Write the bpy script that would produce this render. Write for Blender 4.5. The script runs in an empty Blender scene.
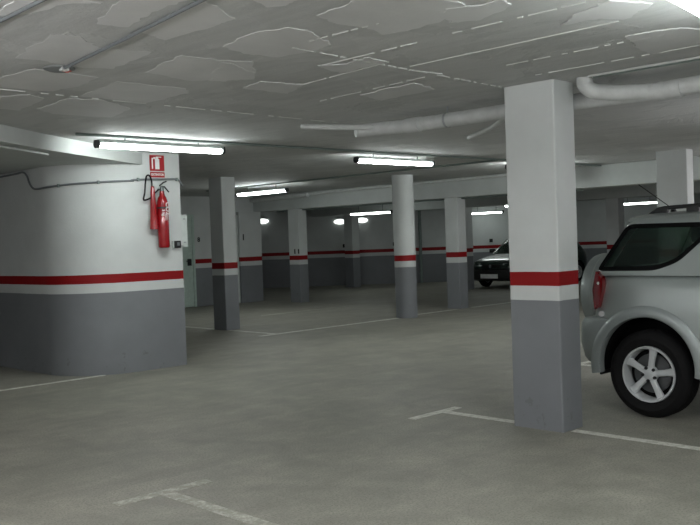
import bpy, bmesh, math, random
from mathutils import Vector, Matrix
from math import sin, cos, pi, radians
random.seed(7)
C = bpy.context.scene.collection
scn = bpy.context.scene

# ------------------------------------------------------------------ materials
MATS = {}
def newmat(name):
    m = bpy.data.materials.new(name); m.use_nodes = True
    nt = m.node_tree; b = nt.nodes['Principled BSDF']
    MATS[name] = m
    return m, nt, b
def s2l(r, g, b):
    f = lambda c: (c/255/12.92) if c/255 <= .04045 else ((c/255+.055)/1.055)**2.4
    return (f(r), f(g), f(b), 1)
def N(nt, t, **kw):
    n = nt.nodes.new(t)
    for k, v in kw.items(): setattr(n, k, v)
    return n
def noise(nt, scale, detail=4, rough=.6, vec=None, dist=0):
    n = N(nt, 'ShaderNodeTexNoise'); n.inputs['Scale'].default_value = scale
    n.inputs['Detail'].default_value = detail; n.inputs['Roughness'].default_value = rough
    n.inputs['Distortion'].default_value = dist
    if vec is not None: nt.links.new(vec, n.inputs['Vector'])
    return n
def ramp(nt, fac, stops):
    r = N(nt, 'ShaderNodeValToRGB'); e = r.color_ramp.elements
    e[0].position, e[0].color = stops[0]; e[1].position, e[1].color = stops[-1]
    for p, c in stops[1:-1]:
        x = e.new(p); x.color = c
    nt.links.new(fac, r.inputs['Fac']); return r
def mix(nt, fac, a, b):
    m = N(nt, 'ShaderNodeMix', data_type='RGBA')
    for s, v in ((0, fac), (6, a), (7, b)):
        if hasattr(v, 'node'): nt.links.new(v, m.inputs[s])
        else: m.inputs[s].default_value = v
    return m.outputs[2]
def math_(nt, op, a, b=None, c=None):
    m = N(nt, 'ShaderNodeMath', operation=op)
    for i, v in enumerate((a, b, c)):
        if v is None: continue
        if hasattr(v, 'node'): nt.links.new(v, m.inputs[i])
        else: m.inputs[i].default_value = v
    return m.outputs[0]
def bump(nt, b, h, strength=.2, dist=.02):
    n = N(nt, 'ShaderNodeBump'); n.inputs['Strength'].default_value = strength
    n.inputs['Distance'].default_value = dist
    nt.links.new(h, n.inputs['Height']); nt.links.new(n.outputs[0], b.inputs['Normal'])
def pos(nt):
    return N(nt, 'ShaderNodeNewGeometry').outputs['Position']
def simple(name, col, rough=.5, metal=0, var=.08, scale=12, coat=0, spec=None):
    m, nt, b = newmat(name)
    tc = N(nt, 'ShaderNodeTexCoord').outputs['Object']
    n = noise(nt, scale, 3, vec=tc)
    d = tuple(c*(1-var) for c in col[:3])+(1,); l = tuple(min(1, c*(1+var)) for c in col[:3])+(1,)
    nt.links.new(ramp(nt, n.outputs[0], [(.3, d), (.7, l)]).outputs[0], b.inputs['Base Color'])
    b.inputs['Roughness'].default_value = rough; b.inputs['Metallic'].default_value = metal
    b.inputs['Coat Weight'].default_value = coat
    if spec is not None: b.inputs['Specular IOR Level'].default_value = spec
    return m
WHITE = s2l(204, 208, 207); GREY = s2l(127, 130, 134); RED = s2l(138, 7, 14)

def painted():
    m, nt, b = newmat('painted_plaster')
    p = pos(nt); sp = N(nt, 'ShaderNodeSeparateXYZ'); nt.links.new(p, sp.inputs[0]); z = sp.outputs[2]
    w = noise(nt, 5, 3, vec=p)
    zz = math_(nt, 'ADD', z, math_(nt, 'MULTIPLY', math_(nt, 'SUBTRACT', w.outputs[0], .5), .006))
    # the painted band was struck slightly lower towards the far end of the garage
    run = math_(nt, 'SUBTRACT', math_(nt, 'ADD', sp.outputs[0], sp.outputs[1]), 9.5)
    run = math_(nt, 'MINIMUM', math_(nt, 'MAXIMUM', run, 0), 24)
    zz = math_(nt, 'ADD', zz, math_(nt, 'MULTIPLY_ADD', run, .0035, -.015))
    g1 = math_(nt, 'GREATER_THAN', zz, .965); g2 = math_(nt, 'GREATER_THAN', zz, 1.075); g3 = math_(nt, 'GREATER_THAN', zz, 1.18)
    big = noise(nt, 1.1, 5, vec=p); mottle = ramp(nt, big.outputs[0], [(.3, (.87, .87, .87, 1)), (.72, (1.05, 1.05, 1.05, 1))])
    c = mix(nt, g1, GREY, WHITE); c = mix(nt, g2, c, RED); c = mix(nt, g3, c, WHITE)
    mm = N(nt, 'ShaderNodeMix', data_type='RGBA', blend_type='MULTIPLY'); mm.inputs[0].default_value = 1
    nt.links.new(c, mm.inputs[6]); nt.links.new(mottle.outputs[0], mm.inputs[7])
    # scuffs close to the floor
    sc = noise(nt, 9, 6, .7, vec=p); low = math_(nt, 'LESS_THAN', z, .25)
    k = math_(nt, 'MULTIPLY', math_(nt, 'GREATER_THAN', sc.outputs[0], .62), math_(nt, 'MULTIPLY', low, .25))
    nt.links.new(mix(nt, k, mm.outputs[2], s2l(75, 74, 70)), b.inputs['Base Color'])
    b.inputs['Roughness'].default_value = .55; b.inputs['Specular IOR Level'].default_value = .3
    f = noise(nt, 60, 4, vec=p); bump(nt, b, f.outputs[0], .25, .004)
    return m
painted()
def flat_white(name, col):
    m, nt, b = newmat(name); p = pos(nt)
    n = noise(nt, 1.7, 6, .65, vec=p)
    d = tuple(c*.86 for c in col[:3])+(1,)
    nt.links.new(ramp(nt, n.outputs[0], [(.3, d), (.7, col)]).outputs[0], b.inputs['Base Color'])
    b.inputs['Roughness'].default_value = .7
    f = noise(nt, 40, 4, vec=p); bump(nt, b, f.outputs[0], .3, .004)
    return m
flat_white('beam_paint', s2l(196, 201, 199))
flat_white('plaster_patch', s2l(214, 215, 215))
flat_white('plaster_ridge', s2l(214, 216, 214))
def ceiling_mat():
    m, nt, b = newmat('ceiling_concrete'); p = pos(nt)
    mp = N(nt, 'ShaderNodeMapping'); nt.links.new(p, mp.inputs[0]); mp.inputs['Scale'].default_value = (5, .8, 1)
    n = noise(nt, 2.2, 6, .6, vec=mp.outputs[0]); n2 = noise(nt, .9, 5, .6, vec=p, dist=.6)
    base = ramp(nt, n.outputs[0], [(.3, s2l(176, 178, 178)), (.7, s2l(194, 196, 195))])
    # paler skim coat, irregular islands with whitish edges
    f = ramp(nt, n2.outputs[0], [(.50, (0, 0, 0, 1)), (.515, (1, 1, 1, 1))])
    e = ramp(nt, n2.outputs[0], [(.50, (0, 0, 0, 1)), (.507, (1, 1, 1, 1)), (.516, (0, 0, 0, 1))])
    c = mix(nt, math_(nt, 'MULTIPLY', f.outputs[0], .35), base.outputs[0], s2l(204, 205, 204))
    c = mix(nt, math_(nt, 'MULTIPLY', e.outputs[0], .12), c, s2l(200, 203, 202))
    # plank joints every .51 m, running along Y
    sp = N(nt, 'ShaderNodeSeparateXYZ'); nt.links.new(p, sp.inputs[0])
    wob = noise(nt, 3, 2, vec=p)
    x = math_(nt, 'ADD', sp.outputs[0], math_(nt, 'MULTIPLY', wob.outputs[0], .02))
    fr = math_(nt, 'FRACT', math_(nt, 'DIVIDE', math_(nt, 'SUBTRACT', x, .36), .51))
    ln = math_(nt, 'LESS_THAN', math_(nt, 'ABSOLUTE', math_(nt, 'SUBTRACT', fr, .5)), .014)
    gate = noise(nt, 1.3, 3, vec=p)
    ln = math_(nt, 'MULTIPLY', ln, ramp(nt, gate.outputs[0], [(.45, (0, 0, 0, 1)), (.6, (1, 1, 1, 1))]).outputs[0])
    c = mix(nt, math_(nt, 'MULTIPLY', ln, .30), c, s2l(185, 188, 187))
    nt.links.new(c, b.inputs['Base Color']); b.inputs['Roughness'].default_value = .85
    g = noise(nt, 26, 6, .7, vec=p)
    h = math_(nt, 'ADD', g.outputs[0], math_(nt, 'MULTIPLY', f.outputs[0], .6))
    bump(nt, b, h, .55, .01)
ceiling_mat()
def floor_mat():
    m, nt, b = newmat('floor_concrete'); p = pos(nt)
    n1 = noise(nt, .45, 6, .62, vec=p, dist=.8); n2 = noise(nt, 2.6, 7, .72, vec=p, dist=.4); n3 = noise(nt, 70, 3, .8, vec=p)
    a = ramp(nt, n1.outputs[0], [(.3, s2l(124, 125, 115)), (.55, s2l(145, 143, 133)), (.75, s2l(163, 159, 149))])
    c = mix(nt, .5, a.outputs[0], ramp(nt, n2.outputs[0], [(.34, s2l(114, 114, 105)), (.68, s2l(178, 175, 164))]).outputs[0])
    # tyre scuffs along the aisle
    mp = N(nt, 'ShaderNodeMapping'); nt.links.new(p, mp.inputs[0]); mp.inputs['Scale'].default_value = (.35, 2.2, 1); mp.inputs['Rotation'].default_value = (0, 0, .12)
    n4 = noise(nt, 1.4, 6, .7, vec=mp.outputs[0])
    c = mix(nt, ramp(nt, n4.outputs[0], [(.5, (0, 0, 0, 1)), (.75, (.45, .45, .45, 1))]).outputs[0], c, s2l(112, 113, 103))
    c = mix(nt, ramp(nt, n3.outputs[0], [(.36, (.6, .6, .6, 1)), (.52, (0, 0, 0, 1))]).outputs[0], c, s2l(92, 92, 82))
    v = N(nt, 'ShaderNodeTexVoronoi'); v.inputs['Scale'].default_value = 1.3; nt.links.new(p, v.inputs['Vector'])
    sp = math_(nt, 'LESS_THAN', v.outputs['Distance'], .014)
    c = mix(nt, math_(nt, 'MULTIPLY', sp, .6), c, s2l(60, 60, 55))
    nt.links.new(c, b.inputs['Base Color'])
    nt.links.new(ramp(nt, n2.outputs[0], [(.3, (.5, .5, .5, 1)), (.7, (.68, .68, .68, 1))]).outputs[0], b.inputs['Roughness'])
    b.inputs['Specular IOR Level'].default_value = .35
    bump(nt, b, n3.outputs[0], .12, .004)
floor_mat()
def line_mat(name, wear):
    m, nt, b = newmat(name); p = pos(nt)
    n = noise(nt, 14, 7, .8, vec=p)
    nt.links.new(ramp(nt, n.outputs[0], [(wear-.1, s2l(150, 149, 138)), (wear+.12, s2l(212, 212, 204))]).outputs[0], b.inputs['Base Color'])
    b.inputs['Roughness'].default_value = .6
line_mat('line_paint', .42); line_mat('worn_line_and_reflection_paint', .57)
simple('grey_conduit', s2l(112, 117, 120), .5)
simple('galvanised_steel', s2l(160, 164, 168), .45, .5)
simple('dark_conduit', s2l(122, 135, 131), .6)
simple('pvc_pipe', s2l(200, 203, 202), .45)
simple('fixture_housing', s2l(165, 172, 170), .5)
simple('fixture_cap', s2l(48, 54, 54), .5)
simple('black_plastic', s2l(22, 23, 24), .5)
simple('black_frit', s2l(7, 8, 9), .3, spec=.15)
simple('black_rubber', s2l(13, 13, 14), .8, spec=.25)
simple('arch_liner', s2l(14, 14, 15), .9, spec=.1)
simple('red_enamel', s2l(138, 8, 18), .25, coat=.5)
simple('chrome', s2l(200, 202, 204), .15, 1)
simple('alloy', s2l(200, 204, 205), .35, .3, var=.04)
simple('brake_metal', s2l(95, 97, 98), .45, .8)
simple('silver_car_paint', s2l(163, 171, 169), .36, .5, var=.03, scale=3, coat=.7)
simple('silver_cladding', s2l(146, 153, 152), .42, .4, var=.03, coat=.2)
simple('dark_green_car_paint', s2l(24, 44, 38), .3, .3, var=.05, coat=.8)
simple('seat_fabric', s2l(84, 88, 92), .9)
simple('interior_plastic', s2l(34, 36, 38), .8)
simple('sign_red', s2l(160, 16, 24), .45); simple('sign_white', s2l(232, 234, 232), .5)
simple('label_white', s2l(215, 200, 200), .5)
simple('door_paint', s2l(186, 204, 195), .45)
simple('box_enamel', s2l(196, 203, 200), .5)
simple('black_paint', s2l(30, 32, 32), .6)
simple('plate_white', s2l(235, 238, 236), .4)
simple('detector_grey', s2l(118, 122, 122), .6); simple('detector_red', s2l(196, 92, 78), .5)
def glass_mat(name, tint, gl=.12, base=.2):
    m = bpy.data.materials.new(name); m.use_nodes = True; nt = m.node_tree; MATS[name] = m
    nt.nodes.clear(); out = N(nt, 'ShaderNodeOutputMaterial')
    t = N(nt, 'ShaderNodeBsdfTransparent'); t.inputs[0].default_value = tint
    g = N(nt, 'ShaderNodeBsdfGlossy'); g.inputs['Roughness'].default_value = .04; g.inputs['Color'].default_value = (.9, .95, .93, 1)
    lw = N(nt, 'ShaderNodeLayerWeight'); lw.inputs[0].default_value = base
    f = math_(nt, 'MULTIPLY_ADD', lw.outputs['Fresnel'], .8, .02)
    x = N(nt, 'ShaderNodeMixShader'); nt.links.new(f, x.inputs[0]); nt.links.new(t.outputs[0], x.inputs[1]); nt.links.new(g.outputs[0], x.inputs[2])
    nt.links.new(x.outputs[0], out.inputs[0])
glass_mat('tinted_glass', (.60, .69, .65, 1)); glass_mat('windscreen_glass', (.62, .7, .66, 1))
simple('tail_light_red', s2l(120, 6, 14), .15, coat=1); simple('tail_light_clear', s2l(205, 205, 205), .15, coat=1)
simple('headlamp_lens', s2l(150, 160, 158), .1, .3, coat=1)
EMIT = 12.5
def emit(name, col, s):
    m, nt, b = newmat(name)
    b.inputs['Base Color'].default_value = (.85, .87, .86, 1)
    b.inputs['Emission Color'].default_value = col; b.inputs['Emission Strength'].default_value = s
    return m
emit('lamp_diffuser', (.94, 1.0, .975, 1), EMIT); emit('fill_diffuser', (1.0, .985, 1.0, 1), EMIT*2.0); emit('dim_diffuser', (.92, 1.0, .96, 1), EMIT*.3)  # stronger glow for the added fill strips; weaker one for strips turned down
emit('bulkhead_glass', (.93, 1.0, .96, 1), EMIT*.035)

# ------------------------------------------------------------------ mesh helpers
def link(name, me, mat=None, parent=None):
    o = bpy.data.objects.new(name, me); C.objects.link(o)
    if mat is not None and not me.materials: me.materials.append(MATS[mat])
    if parent is not None: o.parent = parent
    return o
def obj(name, bm, mat, parent=None, smooth=None):
    bmesh.ops.recalc_face_normals(bm, faces=bm.faces[:])
    me = bpy.data.meshes.new(name); bm.to_mesh(me); bm.free()
    mats = mat if isinstance(mat, (list, tuple)) else [mat]
    for m in mats: me.materials.append(MATS[m])
    if smooth is not None:
        for p in me.polygons: p.use_smooth = True
        me.set_sharp_from_angle(angle=radians(smooth))
    return link(name, me, None, parent)
def box(bm, x0, x1, y0, y1, z0, z1, bev=0, mi=0, segs=2):
    vs = [bm.verts.new(v) for v in ((x0,y0,z0),(x1,y0,z0),(x1,y1,z0),(x0,y1,z0),(x0,y0,z1),(x1,y0,z1),(x1,y1,z1),(x0,y1,z1))]
    fs = [bm.faces.new([vs[i] for i in q]) for q in ((0,3,2,1),(4,5,6,7),(0,1,5,4),(1,2,6,5),(2,3,7,6),(3,0,4,7))]
    for f in fs: f.material_index = mi
    if bev:
        es = list({e for f in fs for e in f.edges})
        bmesh.ops.bevel(bm, geom=es, offset=bev, segments=segs, affect='EDGES', profile=.5)
    return vs
def prism(bm, pts, z0, z1, mi=0):
    lo = [bm.verts.new((x, y, z0)) for x, y in pts]; hi = [bm.verts.new((x, y, z1)) for x, y in pts]
    fs = [bm.faces.new(lo[::-1]), bm.faces.new(hi)]
    n = len(pts)
    for i in range(n): fs.append(bm.faces.new((lo[i], lo[(i+1)%n], hi[(i+1)%n], hi[i])))
    for f in fs: f.material_index = mi
    return lo+hi
def lathe(bm, prof, seg=24, axis='Z', org=(0,0,0), mi=0, a0=0, a1=2*pi):
    """prof: (r, h) list; closed ends if r==0"""
    full = abs(a1-a0-2*pi) < 1e-6
    n = seg if full else seg+1
    rings = []
    def P(r, h, a):
        x, y = r*cos(a), r*sin(a)
        v = {'Z': (x, y, h), 'X': (h, x, y), 'Y': (x, h, y)}[axis]
        return (v[0]+org[0], v[1]+org[1], v[2]+org[2])
    for r, h in prof:
        if r < 1e-6: rings.append([bm.verts.new(P(0, h, 0))])
        else: rings.append([bm.verts.new(P(r, h, a0+(a1-a0)*k/seg)) for k in range(n)])
    for A, B in zip(rings, rings[1:]):
        m = n if full else n-1
        for k in range(m):
            k2 = (k+1) % n
            if len(A) == 1 and len(B) == 1: continue
            if len(A) == 1: f = bm.faces.new((A[0], B[k], B[k2]))
            elif len(B) == 1: f = bm.faces.new((A[k], A[k2], B[0]))
            else: f = bm.faces.new((A[k], A[k2], B[k2], B[k]))
            f.material_index = mi
    return rings
def tube(bm, pts, r, seg=12, cap=True, rs=None, mi=0, smoothpts=0):
    pts = [Vector(p) for p in pts]
    if smoothpts:
        out = []
        Q = [pts[0]]+pts+[pts[-1]]
        for i in range(1, len(Q)-2):
            for k in range(smoothpts):
                t = k/smoothpts; a, b, c, d = Q[i-1], Q[i], Q[i+1], Q[i+2]
                out.append(.5*((2*b)+(c-a)*t+(2*a-5*b+4*c-d)*t*t+(3*b-a-3*c+d)*t**3))
        out.append(pts[-1]); pts = out
    rings = []; up = None
    for i, p in enumerate(pts):
        t = (pts[min(i+1, len(pts)-1)]-pts[max(i-1, 0)]).normalized()
        if up is None: up = Vector((0, 0, 1)) if abs(t.z) < .9 else Vector((1, 0, 0))
        s = t.cross(up).normalized(); up = s.cross(t).normalized()
        rr = rs[i] if rs else r
        rings.append([bm.verts.new(p+(s*cos(2*pi*k/seg)+up*sin(2*pi*k/seg))*rr) for k in range(seg)])
    for A, B in zip(rings, rings[1:]):
        for k in range(seg):
            bm.faces.new((A[k], A[(k+1)%seg], B[(k+1)%seg], B[k])).material_index = mi
    if cap: bm.faces.new(rings[0][::-1]); bm.faces.new(rings[-1])
def BM(): return bmesh.new()
def text_bm(bm, s, size, M, depth=.002):
    cu = bpy.data.curves.new('t', 'FONT'); cu.body = s; cu.size = size; cu.extrude = depth
    cu.align_x = 'CENTER'; cu.align_y = 'CENTER'; cu.offset = size*.035
    o = bpy.data.objects.new('t', cu); C.objects.link(o)
    dg = bpy.context.evaluated_depsgraph_get()
    me = bpy.data.meshes.new_from_object(o.evaluated_get(dg))
    me.transform(M); bm.from_mesh(me)
    bpy.data.objects.remove(o); bpy.data.curves.remove(cu); bpy.data.meshes.remove(me)
def rotm(*r): 
    M = Matrix.Identity(4)
    for ax, a in r: M = M @ Matrix.Rotation(radians(a), 4, ax)
    return M
FACE_NY = rotm(('X', 90))                       # text lying in XZ, read from -Y
FACE_NX = rotm(('Z', -90), ('X', 90))           # read from -X
def thing(name, label, cat, loc=(0,0,0), rz=0, group=None):
    o = bpy.data.objects.new(name, None); C.objects.link(o); o.location = loc; o.rotation_euler = (0, 0, rz)
    o.empty_display_size = .1
    return tag(o, label, cat, group)
def tag(o, label, cat, group=None):
    o['label'] = label; o['category'] = cat
    if group: o['group'] = group
    return o
def struct(o): o['kind'] = 'structure'; return o
def dup(root, loc, rz, label, group=None):
    r = root.copy(); C.objects.link(r); r.location = loc; r.rotation_euler = (0, 0, rz); r['label'] = label
    if group: r['group'] = group
    for ch in list(root.children):
        c = ch.copy(); C.objects.link(c); c.parent = r
        for g in list(ch.children):
            d = g.copy(); C.objects.link(d); d.parent = c
    return r

# ------------------------------------------------------------------ room shell
CH = 2.61                                        # ceiling height
bm = BM(); box(bm, -6, 40, -6, 40, -.2, 0); struct(obj('floor', bm, 'floor_concrete'))
bm = BM(); box(bm, -6, 40, -6, 40, CH, CH+.3)
patches = [
[(2.32,5.06),(2.21,4.39),(2.35,4.34),(2.57,4.55),(2.86,4.46),(2.94,5.03),(2.74,5.10),(2.46,5.03)],
[(2.29,4.06),(2.17,3.70),(2.16,3.42),(2.39,3.38),(2.38,3.70),(2.45,4.03)],
[(2.53,4.07),(2.50,3.78),(2.45,3.53),(2.47,3.40),(2.78,3.57),(2.78,3.70),(2.76,4.17)],
[(3.16,5.02),(3.05,4.44),(3.32,4.44),(3.53,4.37),(3.90,4.83),(3.59,5.11)],
[(3.27,6.08),(3.17,5.39),(3.72,5.39),(3.85,5.54),(3.84,6.13),(3.45,6.07)],
[(2.48,5.75),(2.55,5.29),(3.01,5.34),(3.06,5.70),(2.98,6.00),(2.59,6.00)],
[(1.84,4.18),(1.77,3.85),(1.82,3.68),(2.12,3.70),(2.00,3.79),(1.95,4.06)],
[(3.27,6.78),(3.24,6.20),(3.49,6.14),(3.89,6.42),(4.00,6.93),(3.49,6.98)],
[(2.78,6.39),(2.94,6.19),(3.09,6.29),(3.20,6.93),(3.01,6.93)],
[(3.11,4.12),(3.04,3.75),(3.11,3.55),(3.25,3.55),(3.58,3.73),(3.61,3.88),(3.55,4.16),(3.32,4.20)],
[(3.06,3.28),(3.03,3.02),(2.95,2.82),(3.16,2.66),(3.51,2.70),(3.62,2.82),(3.68,3.15),(3.64,3.37),(3.45,3.31),(3.28,3.34)],
[(2.63,3.24),(2.58,3.10),(2.78,3.09),(2.81,3.22),(2.76,3.30)],
[(3.36,4.48),(3.46,4.48),(3.75,4.63),(3.78,4.99),(3.67,5.03)],
[(4.05,5.15),(3.98,4.86),(4.33,4.80),(4.48,5.15)],
[(3.93,4.22),(4.05,4.08),(4.01,3.85),(4.23,3.89),(4.22,4.32)],
[(4.27,2.65),(4.10,2.43),(4.01,2.21),(4.25,2.11),(4.43,2.36),(4.30,2.44)],
[(4.83,2.57),(4.84,2.41),(4.89,2.27),(5.06,2.19),(5.39,2.34),(5.46,2.72),(5.29,2.71)],
[(3.48,2.80),(3.57,2.64),(3.55,2.52),(3.69,2.56),(3.80,2.83),(3.72,2.97)],
[(1.2,3.6),(1.1,2.9),(1.5,2.8),(1.6,3.5)], [(5.0,4.9),(4.95,4.3),(5.3,4.4),(5.35,5.0)], [(6.6,2.4),(6.6,1.8),(7.0,1.9),(7.0,2.5)],
[(1.5,1.8),(1.4,.9),(1.9,1.0),(1.9,1.9)], [(3.0,1.6),(2.9,1.1),(3.5,1.0),(3.6,1.7)]]
rnd = random.Random(3)
def ragged(pts, amp=.018, n=7):
    out = []
    for i, (x, y) in enumerate(pts):
        x2, y2 = pts[(i+1) % len(pts)]
        L = math.hypot(x2-x, y2-y)
        for k in range(n):
            t = k/n; a = amp*min(1, L*3)*(0 if k == 0 else 1)
            out.append((x+(x2-x)*t+rnd.uniform(-a, a), y+(y2-y)*t+rnd.uniform(-a, a)))
    return out
for i_, p in enumerate(patches):
    prism(bm, ragged(p), CH-.0014-.00025*i_, CH+.001, 1)
def ridge(x0, y0, x1, y1, w=.006, n=26, gap=.25):
    for i in range(n):
        if rnd.random() < gap: continue
        t0, t1 = i/n, (i+1)/n
        a, b = rnd.uniform(-.003, .003), rnd.uniform(-.003, .003)
        dx, dy = x1-x0, y1-y0; L = math.hypot(dx, dy); nx, ny = -dy/L*w/2, dx/L*w/2
        ww = rnd.uniform(.5, 1.3)
        P0 = (x0+dx*t0+nx*a*100, y0+dy*t0+ny*a*100); P1 = (x0+dx*t1+nx*b*100, y0+dy*t1+ny*b*100)
        prism(bm, [(P0[0]-nx*ww, P0[1]-ny*ww), (P1[0]-nx*ww, P1[1]-ny*ww), (P1[0]+nx*ww, P1[1]+ny*ww), (P0[0]+nx*ww, P0[1]+ny*ww)], CH-.006, CH+.001, 2)
ridge(3.45, 3.91, 5.72, 4.06, .012, 60, .4); ridge(2.5, 6.07, 6.0, 6.2, .01, 60, .45)
ridge(3.41, 3.72, 3.43, 3.2); ridge(4.95, 5.3, 4.84, 4.1, .006); ridge(3.95, 4.2, 3.95, 3.4); ridge(4.46, 3.9, 4.45, 2.4, .008, 30, .05)
ridge(3.93, 3.15, 3.94, 2.3, .008); ridge(4.33, 4.95, 4.23, 3.88, .007, 30, .1); ridge(5.46, 3.6, 5.46, 2.2, .005); ridge(4.97, 3.5, 4.97, 2.4, .005)
ridge(4.55, 4.0, 4.85, 3.95, .006, 10, .1)
struct(obj('ceiling', bm, ['ceiling_concrete', 'plaster_patch', 'plaster_ridge']))

# rounded core wall on the left
R0 = .78; cx, cy = 4.88+R0, 9.36+R0
outer = [(6.32, 9.36)]+[(cx+R0*cos(radians(a)), cy+R0*sin(radians(a))) for a in range(-90, -181, -6)]+[(4.88, 17.7)]
inner = [(5.13, 17.7)]+[(cx+(R0-.25)*cos(radians(a)), cy+(R0-.25)*sin(radians(a))) for a in range(-180, -89, 6)]+[(6.32, 9.61)]
bm = BM(); prism(bm, outer+inner, 0, CH); struct(obj('wall_left', bm, 'painted_plaster', smooth=30))
# lowered slab in front of the core, with a slanted edge
bm = BM(); prism(bm, [(1.0, 5.95), (3.32, 7.72), (4.15, 8.33), (5.80, 9.355), (5.5, 9.40), (4.86, 10.0), (4.87, 12.0), (1.0, 12.0)], 2.46, CH)
tag(obj('ceiling_soffit', bm, 'beam_paint'), 'lowered white ceiling soffit with slanted edge above the rounded wall', 'soffit')
# far walls
FW = Vector((.7018, .7124, 0)); RT = Vector((.7124, -.7018, 0))
def fwpt(f, l): v = FW*f+RT*l; return (v.x, v.y)
FAR = 28.5
a, b = fwpt(FAR, -6.5), fwpt(FAR, 24); a2, b2 = fwpt(FAR+.3, -6.5), fwpt(FAR+.3, 24)
bm = BM(); prism(bm, [a, b, b2, a2], 0, CH); struct(obj('wall_far', bm, 'painted_plaster'))
bm = BM(); box(bm, -6, 14.15, 17.7, 17.95, 0, CH); struct(obj('wall_back', bm, 'painted_plaster'))
bm = BM(); prism(bm, [(14.15, 17.93), a, (a[0]-.3, a[1]), (13.9, 17.95)], 0, CH); struct(obj('wall_side', bm, 'painted_plaster'))
bm = BM(); prism(bm, [b, (b[0], -5.8), (b[0]+.3, -5.8), (b[0]+.3, b[1])], 0, CH); struct(obj('wall_right', bm, 'painted_plaster'))
bm = BM(); box(bm, -6, b[0]+.3, -6, -5.8, 0, CH); struct(obj('wall_rear', bm, 'painted_plaster'))
bm = BM(); box(bm, -6, -5.8, -5.8, 17.7, 0, CH); struct(obj('wall_outer', bm, 'painted_plaster'))
# door in the back wall
d = None
bm = BM(); box(bm, 11.35, 12.2, 17.66, 17.695, .01, 2.12, .004); d = struct(obj('door_1', bm, 'door_paint'))
bm = BM(); box(bm, 11.29, 11.35, 17.64, 17.70, 0, 2.18); box(bm, 12.2, 12.26, 17.64, 17.70, 0, 2.18); box(bm, 11.35, 12.2, 17.64, 17.70, 2.12, 2.18); obj('door_frame', bm, 'door_paint', d)
bm = BM(); box(bm, 12.05, 12.15, 17.635, 17.66, .98, 1.14, .004); tube(bm, [(12.11, 17.64, 1.09), (12.11, 17.59, 1.09), (11.98, 17.59, 1.09)], .012, 8); obj('door_handle', bm, 'black_plastic', d)
bm = BM(); box(bm, 13.40, 13.485, 17.55, 17.70, 0, 2.15, .004); struct(obj('trim_1', bm, 'box_enamel'))

# ------------------------------------------------------------------ beams
def beam(x0, x1, y0, y1, z0, label):
    bm = BM(); box(bm, x0, x1, y0, y1, z0, CH, .008)
    return tag(obj('ceiling_beam', bm, 'beam_paint'), label, 'beam')
beam(14.1, 14.45, -5.8, 17.7, 2.23, 'long white ceiling beam nearest the camera, crossing behind the big front pillar')
beam(18.98, 19.33, -5.8, 20.9, 2.2, 'far white ceiling beam behind the first long beam')

# ------------------------------------------------------------------ pillars
def pillar(x0, x1, y0, y1, label, h=CH, text=None, tz=1.25, tx=None):
    t = None
    bm = BM(); box(bm, x0, x1, y0, y1, 0, h, .012, segs=2)
    for e in (bm.verts,):
        for v in bm.verts:
            if v.co.z < .02: v.co.z = 0
            if v.co.z > h-.013: v.co.z = h
    o = tag(obj('concrete_pillar', bm, 'painted_plaster'), label, 'pillar')
    if text:
        bm = BM(); text_bm(bm, text, .15, Matrix.Translation((x0-.001, tx if tx else (y0+y1)/2, tz)) @ FACE_NX @ Matrix.Scale(1.8, 4, (1, 0, 0)), .001)
        obj('painted_number', bm, 'black_paint', o)
    return o
pillar(5.73, 6.01, 3.63, 4.07, 'big square pillar in the right foreground beside the silver car')
pillar(9.16, 9.45, 12.34, 12.70, 'square pillar just right of the rounded wall, left side dim')
pillar(14.13, 14.40, 11.24, 11.57, 'square pillar immediately right of the round one', 2.23)
wp = pillar(13.49, 14.17, 17.5, 17.93, 'wide pillar standing right of the green door, behind the leftmost free pillar', 2.23)
bm = BM(); text_bm(bm, '1', .2, Matrix.Translation((13.60, 17.498, 1.60)) @ FACE_NY, .001); obj('painted_number', bm, 'black_paint', wp)
pillar(14.13, 14.40, 16.05, 16.42, 'mid-distance square pillar with black number 11 above its red band', 2.23, '11', 1.215, 16.14)
pillar(19.0, 19.30, 19.15, 19.5, 'small distant pillar between the number 11 pillar and the round one', 2.2)
pillar(19.0, 19.30, 14.85, 15.22, 'distant pillar half hidden, just left of the dark car', 2.2)
pillar(12.6, 12.82, 5.80, 6.27, 'white pillar rising behind the silver car roof')
pillar(19.0, 19.28, 10.4, 10.72, 'distant pillar seen between the front pillar and the silver car window', 2.2)
bm = BM(); lathe(bm, [(0, 0), (.198, 0), (.198, CH), (0, CH)], 40, org=(12.28, 11.02, 0))
tag(obj('round_pillar', bm, 'painted_plaster', smooth=40), 'round column in the middle of the view', 'pillar')
# pilaster and number marks on the far wall
x_, y_ = fwpt(FAR-.06, 2.25)
bm = BM(); lathe(bm, [(0, 0), (.05, 0), (.05, CH), (0, CH)], 12, org=(x_, y_, 0))
tag(obj('drain_downpipe', bm, 'dark_conduit', smooth=40), 'thin dark vertical pipe on the far wall just right of the round column', 'pipe')
for lat, lb in ((-.16, 'small black number mark on the far wall left of the small distant pillar'), (1.43, 'small black number mark on the far wall beside the round column'), (4.5, 'small black number mark on the far wall above the dark car')):
    p, q, r, s = fwpt(FAR, lat-.05), fwpt(FAR, lat+.05), fwpt(FAR-.05, lat+.05), fwpt(FAR-.05, lat-.05)
    bm = BM(); prism(bm, [p, q, r, s], 1.2, 1.31); tag(obj('wall_number_mark', bm, 'black_plastic'), lb, 'socket')  # plain black blocks stand for painted bay numbers
bm = BM(); text_bm(bm, '8', .15, Matrix.Translation((12.42, 17.698, 1.58)) @ FACE_NY, .001)
tag(obj('painted_bay_number', bm, 'black_paint'), 'black bay number 8 painted on the wall right of the green door', 'number')

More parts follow.
